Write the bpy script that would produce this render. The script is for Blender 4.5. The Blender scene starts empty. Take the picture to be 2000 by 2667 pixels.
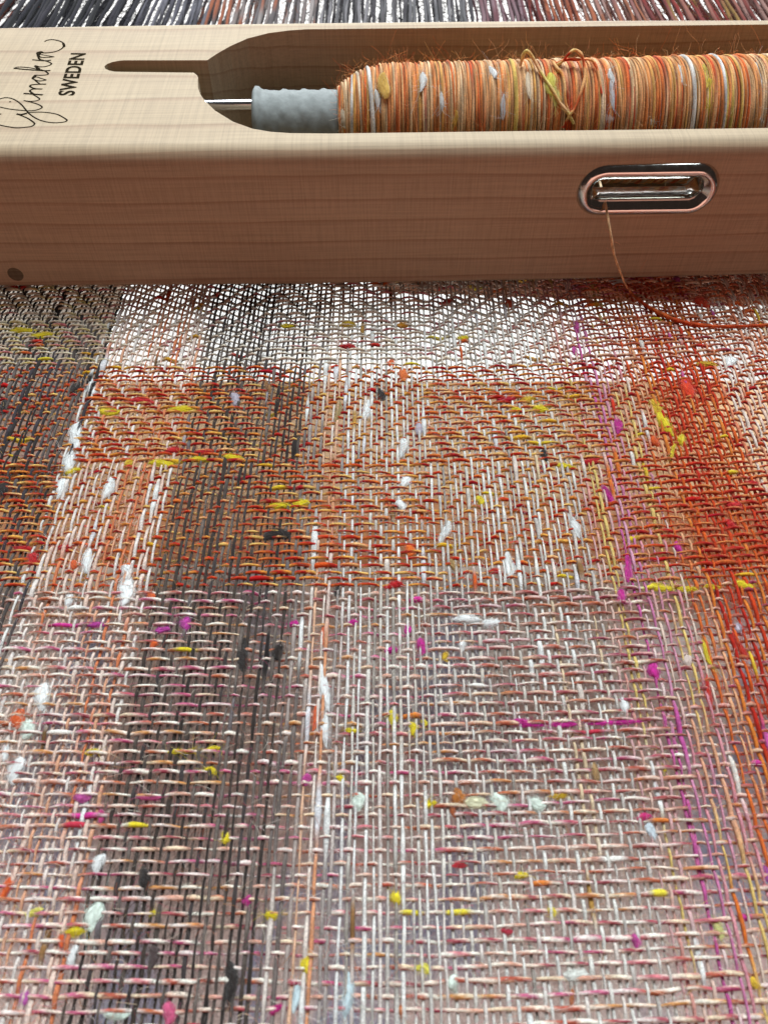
import bpy, bmesh, math, random
import numpy as np
from mathutils import Vector, Matrix
R = math.radians
rng = np.random.default_rng(7)
random.seed(7)
S = bpy.context.scene
COL = S.collection

# ------------------------------------------------------------------ camera
CAM_H = 0.090
PITCH = 52.0
FPX = 2078.0
cam_d = bpy.data.cameras.new('camera')
cam = bpy.data.objects.new('camera', cam_d); COL.objects.link(cam)
cam.location = (0, 0, CAM_H); cam.rotation_euler = (R(90 - PITCH), 0, 0)
cam_d.sensor_fit = 'VERTICAL'; cam_d.sensor_height = 24.0
cam_d.lens = FPX / 2667.0 * 24.0
cam_d.clip_start = 0.002; cam_d.clip_end = 50
cam_d.dof.use_dof = True; cam_d.dof.focus_distance = 0.128; cam_d.dof.aperture_fstop = 34
S.camera = cam

# ------------------------------------------------------------------ light
W = bpy.data.worlds.new('World'); S.world = W; W.use_nodes = True
bg = W.node_tree.nodes['Background']
bg.inputs[0].default_value = (1.0, 0.72, 0.60, 1); bg.inputs[1].default_value = 0.035
S.view_settings.view_transform = 'Standard'; S.view_settings.look = 'None'
S.view_settings.exposure = 0.0; S.view_settings.gamma = 1.0

def area(name, loc, target, sx, sy, power, col):
    d = bpy.data.lights.new(name, 'AREA'); d.shape = 'RECTANGLE'; d.size = sx; d.size_y = sy
    d.energy = power; d.color = col
    o = bpy.data.objects.new(name, d); COL.objects.link(o); o.location = loc
    o.rotation_euler = (Vector(target) - Vector(loc)).to_track_quat('-Z', 'Y').to_euler()
    return o
area('high_window_light', (0.10, 0.62, 0.95), (0, 0.13, 0), 0.9, 0.5, 31.0, (0.88, 0.98, 1.0))
area('window_light', (0.0, 2.3, 0.35), (0, 0.8, -0.5), 2.2, 1.5, 75.0, (0.97, 0.98, 1.0))
area('warm_fill_light', (0.0, -0.80, 0.16), (0, 0.12, 0.01), 1.3, 0.5, 3.4, (1.0, 0.51, 0.40))  # added warm fill on the shuttle's front, in place of room bounce
area('low_fill_light', (0.0, -0.70, -0.38), (0, 0.1, -0.08), 1.4, 0.35, 3.6, (0.97, 0.98, 1.0))  # added low fill that brightens the roll and the cloth's underside

# ------------------------------------------------------------------ helpers
def lin(c):
    c = np.asarray(c, float) / 255.0
    return np.where(c <= 0.04045, c / 12.92, ((c + 0.055) / 1.055) ** 2.4)
SINP, COSP = math.sin(R(90 - PITCH)), math.cos(R(90 - PITCH))
def ray(px, py):
    x = (px - 1000.0) / FPX; y = (1333.5 - py) / FPX
    return np.array([x, SINP + y * COSP, -COSP + y * SINP])
def P(px, py, z=0.0):
    d = ray(px, py); t = (z - CAM_H) / d[2]
    return np.array([d[0] * t, d[1] * t, z])
def PY(px, py, Y):
    d = ray(px, py); t = Y / d[1]
    return np.array([d[0] * t, Y, CAM_H + d[2] * t])

def mesh_np(name, V, F, cols=None, smooth=True, mat=None):
    me = bpy.data.meshes.new(name)
    V = np.asarray(V, np.float32); F = np.asarray(F, np.int32); k = F.shape[1]
    me.vertices.add(len(V)); me.vertices.foreach_set('co', V.ravel())
    me.loops.add(F.size); me.loops.foreach_set('vertex_index', F.ravel())
    me.polygons.add(len(F)); me.polygons.foreach_set('loop_start', np.arange(0, F.size, k, dtype=np.int32))
    if smooth: me.polygons.foreach_set('use_smooth', np.ones(len(F), bool))
    if cols is not None:
        a = me.color_attributes.new('dye', 'FLOAT_COLOR', 'POINT')
        c = np.ones((len(V), 4), np.float32); c[:, :3] = cols; a.data.foreach_set('color', c.ravel())
    me.update(calc_edges=True)
    if mat: me.materials.append(mat)
    return me
def link(name, me, parent=None, **props):
    o = bpy.data.objects.new(name, me); COL.objects.link(o)
    if parent is not None: o.parent = parent
    for k, v in props.items(): o[k] = v
    return o
def empty(name, loc=(0, 0, 0), rz=0.0, **props):
    o = bpy.data.objects.new(name, None); COL.objects.link(o)
    o.location = loc; o.rotation_euler = (0, 0, rz); o.empty_display_size = 0.01
    for k, v in props.items(): o[k] = v
    return o
def tube(p, r, sides=5, ref=(0, 0, 1), caps=False):
    p = np.asarray(p, float); n = len(p); r = np.broadcast_to(np.asarray(r, float), (n,))
    T = np.gradient(p, axis=0); T /= np.linalg.norm(T, axis=1)[:, None] + 1e-12
    B = np.cross(T, np.asarray(ref, float)); B /= np.linalg.norm(B, axis=1)[:, None] + 1e-12
    N = np.cross(B, T)
    a = np.arange(sides) * 2 * math.pi / sides
    V = p[:, None, :] + r[:, None, None] * (np.cos(a)[None, :, None] * B[:, None, :] + np.sin(a)[None, :, None] * N[:, None, :])
    i = np.arange(n - 1)[:, None] * sides; s = np.arange(sides)[None, :]; s2 = (s + 1) % sides
    F = np.stack([i + s, i + s2, i + sides + s2, i + sides + s], -1).reshape(-1, 4)
    return V.reshape(-1, 3), F
class Acc:
    def __init__(self): self.V = []; self.F = []; self.C = []; self.n = 0
    def add(self, V, F, c=None):
        self.V.append(V); self.F.append(F + self.n); self.n += len(V)
        if c is not None: self.C.append(np.broadcast_to(np.asarray(c, float), (len(V), 3)))
    def mesh(self, name, mat, smooth=True):
        return mesh_np(name, np.concatenate(self.V), np.concatenate(self.F), np.concatenate(self.C) if self.C else None, smooth, mat)
def snoise(n, step, amp=1.0):
    """smooth 1-D noise of n samples with knots every `step` samples"""
    k = int(n / step) + 4
    kn = rng.normal(0, 1, k); x = np.arange(n) / step + rng.random()
    i = np.clip(x.astype(int), 0, k - 2); f = x - i; f = f * f * (3 - 2 * f)
    return amp * (kn[i] * (1 - f) + kn[i + 1] * f)
def spline(pts, n):
    pts = np.asarray(pts, float); m = len(pts)
    out = []; t = np.linspace(0, m - 1 - 1e-6, n)
    i = t.astype(int); f = (t - i)[:, None]
    q = np.vstack([2 * pts[0] - pts[1], pts, 2 * pts[-1] - pts[-2]])
    p0, p1, p2, p3 = q[i], q[i + 1], q[i + 2], q[i + 3]
    return 0.5 * (2 * p1 + (p2 - p0) * f + (2 * p0 - 5 * p1 + 4 * p2 - p3) * f**2 + (3 * p1 - p0 - 3 * p2 + p3) * f**3)

# ------------------------------------------------------------------ materials
def new_mat(name):
    m = bpy.data.materials.new(name); m.use_nodes = True
    nt = m.node_tree; return m, nt, nt.nodes['Principled BSDF']
def node(nt, kind, **kw):
    n = nt.nodes.new(kind)
    for k, v in kw.items():
        if hasattr(n, k): setattr(n, k, v)
        else: n.inputs[k].default_value = v
    return n
def mixrgb(nt, mode, fac, a, b):
    n = nt.nodes.new('ShaderNodeMix'); n.data_type = 'RGBA'; n.blend_type = mode
    for sock, v in ((n.inputs[0], fac), (n.inputs[6], a), (n.inputs[7], b)):
        if hasattr(v, 'links'): nt.links.new(v, sock)
        else: sock.default_value = v if not isinstance(v, tuple) else (*v, 1)
    return n.outputs[2]
def ramp(nt, src, stops):
    n = nt.nodes.new('ShaderNodeValToRGB'); nt.links.new(src, n.inputs[0])
    e = n.color_ramp.elements
    while len(e) < len(stops): e.new(0.5)
    for el, (p, c) in zip(e, stops): el.position = p; el.color = (*c, 1)
    return n.outputs[0]
def mapped(nt, sc, rot=(0, 0, 0)):
    t = nt.nodes.new('ShaderNodeTexCoord'); m = nt.nodes.new('ShaderNodeMapping')
    m.inputs['Scale'].default_value = sc; m.inputs['Rotation'].default_value = rot
    nt.links.new(t.outputs['Object'], m.inputs[0]); return m.outputs[0]
def noise(nt, vec, scale, detail=3, rough=0.55):
    n = node(nt, 'ShaderNodeTexNoise'); n.inputs['Scale'].default_value = scale
    n.inputs['Detail'].default_value = detail; n.inputs['Roughness'].default_value = rough
    nt.links.new(vec, n.inputs['Vector']); return n.outputs[0]
def bump(nt, h, strength, dist, bs):
    b = node(nt, 'ShaderNodeBump'); b.inputs['Strength'].default_value = strength; b.inputs['Distance'].default_value = dist
    nt.links.new(h, b.inputs['Height']); nt.links.new(b.outputs[0], bs.inputs['Normal'])

def yarn_mat(name, transl=0.25, sheen=0.12, var=0.48):
    m, nt, bs = new_mat(name)
    at = node(nt, 'ShaderNodeVertexColor'); at.layer_name = 'dye'
    v = mapped(nt, (1, 1, 1))
    f = noise(nt, v, 5200, 2)
    k = ramp(nt, f, [(0.3, (1 - var,) * 3), (0.7, (1 + 0.0,) * 3)])
    c = mixrgb(nt, 'MULTIPLY', 1.0, at.outputs[0], k)
    nt.links.new(c, bs.inputs['Base Color'])
    bs.inputs['Roughness'].default_value = 0.92; bs.inputs['Sheen Weight'].default_value = sheen
    bs.inputs['Sheen Roughness'].default_value = 0.5; bs.inputs['Specular IOR Level'].default_value = 0.10
    bump(nt, f, 0.8, 0.00008, bs)
    tr = node(nt, 'ShaderNodeBsdfTranslucent'); nt.links.new(c, tr.inputs[0])
    mx = node(nt, 'ShaderNodeMixShader'); mx.inputs[0].default_value = transl
    nt.links.new(bs.outputs[0], mx.inputs[1]); nt.links.new(tr.outputs[0], mx.inputs[2])
    nt.links.new(mx.outputs[0], nt.nodes['Material Output'].inputs[0])
    return m
M_YARN = yarn_mat('wool_yarn')
M_FUZZ = yarn_mat('wool_fibre', 0.4, 0.1, 0.1)
M_SLUB = yarn_mat('wool_slub', 0.2, 0.35, 0.22)

def wood_mat(name, light, mid, line, period):
    m, nt, bs = new_mat(name)
    v = mapped(nt, (1, 1, 1))
    # growth rings run along the length (local x)
    sep = node(nt, 'ShaderNodeSeparateXYZ'); nt.links.new(mapped(nt, (1, 1, 1)), sep.inputs[0])
    wob = noise(nt, mapped(nt, (9, 60, 60)), 1.0, 3)
    def M(op, a, b):
        n = node(nt, 'ShaderNodeMath'); n.operation = op
        for i, q in enumerate((a, b)):
            if hasattr(q, 'links'): nt.links.new(q, n.inputs[i])
            else: n.inputs[i].default_value = q
        return n.outputs[0]
    r = M('ADD', M('MULTIPLY', sep.outputs[2], 0.93), M('MULTIPLY', sep.outputs[1], 0.36))
    r = M('ADD', r, M('MULTIPLY', wob, period * 1.1))
    saw = M('FRACT', M('DIVIDE', r, period), 0.0)
    rings = ramp(nt, saw, [(0.0, (0, 0, 0)), (0.80, (0.16,) * 3), (0.94, (0.75,) * 3), (1.0, (0, 0, 0))])
    grain = noise(nt, mapped(nt, (60, 2600, 2600)), 1.0, 4, 0.6)
    cross = noise(nt, mapped(nt, (3400, 40, 140)), 1.0, 3, 0.65)
    big = noise(nt, mapped(nt, (14, 90, 90)), 1.0, 3)
    c = mixrgb(nt, 'MIX', ramp(nt, big, [(0.3, (0, 0, 0)), (0.75, (1, 1, 1))]), light, mid)
    c = mixrgb(nt, 'MIX', rings, c, line)
    c = mixrgb(nt, 'MULTIPLY', 1.0, c, ramp(nt, grain, [(0.3, (0.83,) * 3), (0.62, (1.0,) * 3)]))
    c = mixrgb(nt, 'MULTIPLY', 1.0, c, ramp(nt, cross, [(0.33, (0.84,) * 3), (0.6, (1.0,) * 3)]))
    nt.links.new(c, bs.inputs['Base Color'])
    bs.inputs['Roughness'].default_value = 0.6; bs.inputs['Specular IOR Level'].default_value = 0.16
    bump(nt, grain, 0.25, 0.00004, bs)
    return m
M_WOOD = wood_mat('pale_shuttle_wood', tuple(lin((163, 145, 121))), tuple(lin((155, 135, 110))), tuple(lin((137, 111, 89))), 0.0036)
M_PLUG = wood_mat('dark_plug_wood', tuple(lin((104, 92, 72))), tuple(lin((92, 80, 62))), tuple(lin((60, 48, 36))), 0.0008)
M_RACE = wood_mat('brown_race_wood', tuple(lin((150, 104, 76))), tuple(lin((138, 92, 66))), tuple(lin((104, 66, 46))), 0.004)
M_MASK_BOARD = wood_mat('grey_brown_mask_board', tuple(lin((214, 200, 186))), tuple(lin((204, 188, 172))), tuple(lin((170, 150, 132))), 0.006)
M_BEAM = wood_mat('tan_beam_wood', tuple(lin((232, 196, 152))), tuple(lin((224, 184, 138))), tuple(lin((190, 142, 98))), 0.006)

m, nt, bs = new_mat('polished_nickel'); M_NICKEL = m
bs.inputs['Base Color'].default_value = (0.56, 0.55, 0.52, 1); bs.inputs['Metallic'].default_value = 1
f = noise(nt, mapped(nt, (1, 1, 1)), 900, 4); rr = ramp(nt, f, [(0.35, (0.09,) * 3), (0.7, (0.22,) * 3)])
nt.links.new(rr, bs.inputs['Roughness']); bump(nt, f, 0.08, 0.0001, bs)
m, nt, bs = new_mat('steel_rod'); M_STEEL = m
bs.inputs['Base Color'].default_value = (0.66, 0.68, 0.72, 1); bs.inputs['Metallic'].default_value = 1; bs.inputs['Roughness'].default_value = 0.22
m, nt, bs = new_mat('burnt_ink'); M_INK = m
bs.inputs['Base Color'].default_value = (*lin((34, 29, 21)), 1); bs.inputs['Roughness'].default_value = 0.95; bs.inputs['Specular IOR Level'].default_value = 0.0
m, nt, bs = new_mat('grey_paperboard'); M_QUILL = m
f = noise(nt, mapped(nt, (1, 1, 1)), 900, 5, 0.6)
nt.links.new(ramp(nt, f, [(0.3, tuple(lin((100, 104, 104)))), (0.7, tuple(lin((118, 122, 122))))]), bs.inputs['Base Color'])
bs.inputs['Roughness'].default_value = 0.7; bump(nt, f, 0.25, 0.0002, bs)
m, nt, bs = new_mat('white_gloss_floor'); M_FLOOR = m
f = noise(nt, mapped(nt, (1, 1, 1)), 6, 3)
nt.links.new(ramp(nt, f, [(0.3, (0.50, 0.485, 0.455)), (0.7, (0.62, 0.605, 0.58))]), bs.inputs['Base Color'])
bs.inputs['Roughness'].default_value = 0.35
m, nt, bs = new_mat('taupe_roll_cloth'); M_ROLL = m
f = noise(nt, mapped(nt, (26, 9, 9)), 1.0, 3); g = noise(nt, mapped(nt, (900, 900, 900)), 1.0, 3)
c = ramp(nt, f, [(0.36, tuple(lin((214, 210, 204)))), (0.54, tuple(lin((220, 217, 214)))), (0.62, tuple(lin((160, 176, 206)))), (0.69, tuple(lin((216, 211, 208))))])  # the blue-grey band imitates the weaver's jeans below the cloth
c = mixrgb(nt, 'MULTIPLY', 1.0, c, ramp(nt, g, [(0.35, (0.75,) * 3), (0.65, (1,) * 3)]))
nt.links.new(c, bs.inputs['Base Color']); bs.inputs['Roughness'].default_value = 0.9; bump(nt, g, 0.6, 0.0006, bs)

# ------------------------------------------------------------------ the setting below the cloth
def box(name, x0, x1, y0, y1, z0, z1, mat, parent=None, bev=0.0, **props):
    bm = bmesh.new(); bmesh.ops.create_cube(bm, size=1.0)
    for v in bm.verts:
        v.co = Vector(((x0 + x1) / 2 + v.co.x * (x1 - x0), (y0 + y1) / 2 + v.co.y * (y1 - y0), (z0 + z1) / 2 + v.co.z * (z1 - z0)))
    if bev: bmesh.ops.bevel(bm, geom=bm.edges[:], offset=bev, segments=3, affect='EDGES', profile=0.5)
    me = bpy.data.meshes.new(name); bm.to_mesh(me); bm.free(); me.materials.append(mat)
    return link(name, me, parent, **props)
box('floor', -3, 3, -1.5, 4.0, -0.63, -0.60, M_FLOOR, kind='structure')
box('breast_beam', -0.45, 0.45, 0.1450, 0.1960, -0.124, -0.090, M_BEAM, bev=0.0012,
    label='tan wooden loom beam crossing just under the woven cloth', category='loom beam')
# the roll of finished cloth on its own beam, nearer the weaver
nr, nu = 72, 90
us = np.linspace(-0.40, 0.40, nu); V = []
for u in us:
    rr_ = 0.110 + 0.0006 * math.sin(u * 60) + 0.0008 * math.sin(u * 23 + 1)
    for k in range(nr):
        a = 2 * math.pi * k / nr; q = rr_ + 0.0006 * math.sin(3 * a + u * 40)
        V.append((u, 0.110 + q * math.cos(a), -0.2370 + q * math.sin(a)))
F = [(i * nr + k, i * nr + (k + 1) % nr, (i + 1) * nr + (k + 1) % nr, (i + 1) * nr + k) for i in range(nu - 1) for k in range(nr)]
link('cloth_roll', mesh_np('cloth_roll', V, F, None, True, M_ROLL),
     label='taupe roll of finished cloth, its blue grey imitating jeans, showing through the weave', category='cloth roll')

ra, rb2, rc2, rd = P(980, 738, -0.004), P(2300, 782, -0.004), P(2300, 640, -0.004), P(980, 640, -0.004)
bm = bmesh.new(); vv = [bm.verts.new((q[0], q[1], z)) for z in (-0.0065, -0.004) for q in (ra, rb2, rc2, rd)]
for f in ((3, 2, 1, 0), (4, 5, 6, 7), (0, 1, 5, 4), (1, 2, 6, 5), (2, 3, 7, 6), (3, 0, 4, 7)): bm.faces.new([vv[k] for k in f])
bmesh.ops.bevel(bm, geom=bm.edges[:], offset=0.001, segments=2, affect='EDGES', profile=0.5)
me = bpy.data.meshes.new('shuttle_race'); bm.to_mesh(me); bm.free(); me.materials.append(M_RACE)
link('shuttle_race', me, None, label='brown board under the cloth that carries the right half of the shuttle', category='board')
box('mask_board', -0.30, -0.091, 0.152, 0.246, -0.085, -0.060, M_MASK_BOARD, bev=0.003,  # board added to keep the bright floor out of the left gaps
    label='pale grey brown board added under the far left of the cloth to hide bright floor', category='added board')

# ------------------------------------------------------------------ dye: what colour a yarn is, where
def pick(cols, n):
    return lin(np.array(cols))[rng.integers(0, len(cols), n)]
WARP_BANDS = [  # x from (mm), palette
    (-130, [(120, 60, 40), (96, 48, 38)]), (-104, [(44, 42, 52), (58, 54, 64), (40, 36, 42)]),
    (-72, [(58, 52, 52), (84, 76, 74), (70, 64, 70), (110, 98, 94)]),
    (-47.6, [(240, 236, 232)]), (-46.6, [(240, 216, 204), (230, 172, 140), (242, 230, 224), (224, 134, 92), (238, 206, 190), (238, 226, 220)]),
    (-32.0, [(130, 108, 98), (100, 86, 78)]), (-30.2, [(72, 61, 56), (60, 52, 49), (96, 84, 78), (82, 70, 64), (120, 108, 102), (76, 68, 68)]),
    (-13.2, [(150, 136, 130), (176, 160, 154), (222, 208, 200), (120, 108, 104)]), (-9.4, [(232, 186, 156), (224, 200, 190), (238, 222, 212), (228, 160, 120)]),
    (-7.6, [(236, 232, 230), (232, 226, 224), (212, 196, 190), (170, 158, 154)]), (-3.0, [(236, 232, 228), (242, 238, 234), (222, 214, 206), (206, 198, 192), (232, 220, 214), (212, 202, 192), (170, 160, 152)]),
    (20.0, [(240, 236, 230), (236, 222, 214), (230, 204, 170), (228, 220, 214), (206, 196, 190)]), (29.0, [(230, 196, 182), (222, 176, 176), (226, 196, 120), (224, 160, 150)]),
    (32.6, [(204, 96, 160), (220, 160, 186), (228, 196, 200), (230, 204, 200), (212, 130, 172)]), (34.8, [(222, 150, 160), (230, 196, 120), (226, 166, 134), (214, 150, 170), (232, 206, 190)]),
    (39.5, [(222, 112, 52), (226, 150, 60), (214, 84, 40), (230, 170, 130)]), (42.5, [(206, 60, 28), (222, 96, 36), (190, 40, 26), (226, 130, 54), (214, 74, 32)]),
    (54.0, [(232, 160, 126), (238, 206, 190), (226, 136, 100), (240, 220, 208)]), (74.0, [(170, 110, 100), (140, 90, 90), (190, 130, 110)]),
    (92.0, [(120, 52, 48), (140, 70, 66), (150, 112, 112), (100, 40, 40)]), (140, [(120, 52, 48)])]
def warp_palette(xmm):
    for (x0, p), (x1, _) in zip(WARP_BANDS[:-1], WARP_BANDS[1:]):
        if x0 <= xmm < x1: return p
    return WARP_BANDS[-1][1]
BACK_BANDS = [(-140, [(150, 66, 40), (120, 56, 40)]), (-106, [(36, 34, 44), (48, 44, 54), (30, 28, 34)]), (-66, [(84, 80, 92), (110, 106, 116), (64, 60, 70)]),
              (-48, [(136, 122, 120), (108, 98, 100), (160, 148, 146), (160, 90, 62)]), (-20, [(110, 106, 110), (84, 78, 82), (136, 130, 134), (70, 64, 70)]),
              (24, [(128, 84, 92), (140, 108, 116), (110, 64, 72)]), (42, [(150, 72, 42), (120, 38, 34), (164, 88, 54)]), (56, [(160, 112, 100), (140, 88, 84), (170, 132, 124), (164, 96, 66)]),
              (76, [(140, 40, 34), (150, 92, 80), (150, 112, 56), (120, 44, 42)]), (96, [(140, 96, 88), (120, 48, 42), (156, 116, 108)]), (150, [(104, 44, 40)])]
def back_palette(xmm):
    for (x0, p), (x1, _) in zip(BACK_BANDS[:-1], BACK_BANDS[1:]):
        if x0 <= xmm < x1: return p
    return BACK_BANDS[-1][1]
RED = [(180, 28, 28), (204, 58, 32), (168, 22, 34), (192, 40, 28)]
AMBER = [(236, 178, 84), (228, 124, 56), (240, 202, 116), (226, 150, 64), (238, 190, 130)]
ROSE = [(204, 116, 126), (182, 88, 70), (200, 100, 136), (190, 104, 70), (164, 70, 84), (216, 160, 140), (186, 76, 116), (204, 140, 80)]
CREAM = [(242, 234, 220), (240, 222, 206), (244, 240, 228), (236, 214, 184), (236, 222, 216)]
RUST = [(156, 70, 58), (170, 82, 66), (150, 58, 72), (178, 94, 56), (160, 60, 90)]
ASH = [(240, 228, 208), (228, 206, 184), (204, 188, 170), (244, 236, 222)]
TERRA = [(214, 128, 90), (226, 158, 120), (200, 104, 66), (222, 180, 150)]

# ------------------------------------------------------------------ the woven cloth
DX, NE = 0.00084, 274
X0 = -(NE - 1) / 2 * DX
XE = X0 + np.arange(NE) * DX + rng.normal(0, 0.00010, NE)
YF = 0.152                     # the fell, under the shuttle
rows = [-0.0149]
while rows[-1] < YF: rows.append(rows[-1] + (0.00121 if rows[-1] < 0.057 else 0.00110) + rng.normal(0, 0.00009))
YR = np.array(rows); NR = len(YR)
COLB = [-0.102, -0.0745, -0.0475, -0.0195, 0.0070, 0.0345, 0.0610, 0.0880]
ROWB = [0.0572, 0.0790, 0.1008]
def bow(x): return 0.0011 * (np.maximum(0, x) / 0.04) ** 2
ci = np.searchsorted(COLB, XE)            # column block of every end
ri = np.searchsorted(ROWB, YR)            # row block of every pick
II, JJ = np.meshgrid(np.arange(NE), np.arange(NR), indexing='ij')
# weft-faced where the block parity says so; row block 0 (nearest) has weft face in columns 3, 5 ...
weft_face = ((ci[:, None] + ri[None, :]) % 2) == 1
weft_up = np.where(weft_face, (II + JJ) % 4 != 0, (II - JJ) % 4 == 0)      # weft lies above the end here
A = 0.000185
cloth = empty('woven_cloth', label='loosely woven multicoloured tweed cloth stretched under the wooden shuttle', category='cloth')

def variegate(n, cols, step):
    """dye drifting between the palette's colours along a yarn"""
    c = lin(np.array(cols)); k = int(n / step) + 3
    kn = rng.integers(0, len(c), k); x = np.arange(n) / step + rng.random(); i = np.clip(x.astype(int), 0, k - 2)
    f = np.clip(((x - i) - 0.5) * 3 + 0.5, 0, 1)[:, None]
    return c[kn[i]] * (1 - f) + c[kn[i + 1]] * f
def slubs(n, per, cols, rad, col, lmin, lmax, gain):
    for _ in range(rng.poisson(n / per)):
        k = rng.integers(0, n); L = rng.uniform(lmin, lmax); x = (np.arange(n) - k) / L
        w = np.exp(-x * x * 1.5); rad *= 1 + gain * rng.uniform(0.5, 1.2) * w
        q = np.clip(w * 1.6, 0, 1)[:, None]; c = lin(np.array(cols[rng.integers(0, len(cols))]))
        col[:] = col * (1 - q) + c * q

NB = 26
for i in range(NE):
    xm = XE[i] * 1000
    up = np.where(weft_up[i], -1.0, 1.0)
    zc = A * up
    run = np.ones(NR); run[1:-1] = (up[:-2] == up[1:-1]) & (up[2:] == up[1:-1])
    zc = zc + np.where(run > 0, up, 0) * 0.00006
    n = 2 * NR - 1
    y = np.empty(n); y[0::2] = YR; y[1::2] = (YR[1:] + YR[:-1]) / 2
    z = np.empty(n); z[0::2] = zc; z[1::2] = (zc[1:] + zc[:-1]) / 2
    x = np.full(n, XE[i]) + snoise(n, 18, 0.00007) + snoise(n, 5, 0.000022)
    rad = np.full(n, 0.000206 * rng.uniform(0.74, 1.2)) * np.clip(1 + snoise(n, 7, 0.18) + snoise(n, 3, 0.08), 0.55, 1.7)
    pal = warp_palette(xm + rng.normal(0, 0.7))
    base = [pal[rng.integers(0, len(pal))] for _ in range(2)] + [pal[rng.integers(0, len(pal))]]
    col = variegate(n, base, 26)
    light = -13 < xm < 32 or -47 < xm < -33
    if light:
        slubs(n, 260, [(238, 236, 234), (226, 222, 226), (232, 216, 206)], rad, col, 3, 9, 1.1)
        slubs(n, 900, [(150, 110, 70), (120, 90, 60), (214, 96, 44), (196, 150, 80)], rad, col, 2, 5, 0.8)
    elif xm < -47 or -33 <= xm <= -13:
        slubs(n, 320, [(52, 44, 42), (120, 110, 112), (170, 160, 164), (44, 38, 38)], rad, col, 3, 8, 1.0)
    else:
        slubs(n, 300, [(226, 120, 50), (232, 190, 60), (214, 60, 36), (232, 222, 214), (200, 90, 160)], rad, col, 3, 8, 0.9)
    # stretched warp behind the fell, the two sheds parting
    yb = YF + np.linspace(0.002, 0.132, NB); lift = 1 if i % 2 else -1
    zb = z[-1] + (yb - YF) * (0.030 * lift + 0.004 * rng.normal()) + np.abs(rng.normal(0, 0.0003))
    xb = XE[i] + (yb - YF) * rng.normal(0, 0.005) + snoise(NB, 2, 0.00022)
    bp = back_palette(xm + rng.normal(0, 2.0)); cb = variegate(NB, [bp[rng.integers(0, len(bp))] for _ in range(3)], 3)
    cb[0] = col[-1]
    keep = (np.abs(x) < 0.052 + 0.296 * np.maximum(y, 0)) | (np.arange(n) % 2 == 0)
    x, y, z, rad, col = x[keep], y[keep], z[keep], rad[keep], col[keep]
    pts = np.vstack([np.stack([x, y + bow(x), z], 1), np.stack([xb, yb, zb], 1)])
    rb = np.full(NB, 0.00050) * np.clip(1 + snoise(NB, 2, 0.24), 0.6, 1.8)
    V, F = tube(pts, np.concatenate([rad, rb]), 5, (1, 0, 0))
    c = np.repeat(np.vstack([col, cb]), 5, axis=0)
    tw = np.sin(np.arange(len(pts))[:, None] * 1.35 + np.arange(5)[None, :] * 2 * math.pi / 5 + rng.random() * 6)
    c = c * (0.90 + 0.17 * tw).reshape(-1, 1)
    link('warp_yarn', mesh_np('warp_yarn', V, F, c, True, M_YARN), cloth)

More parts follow.
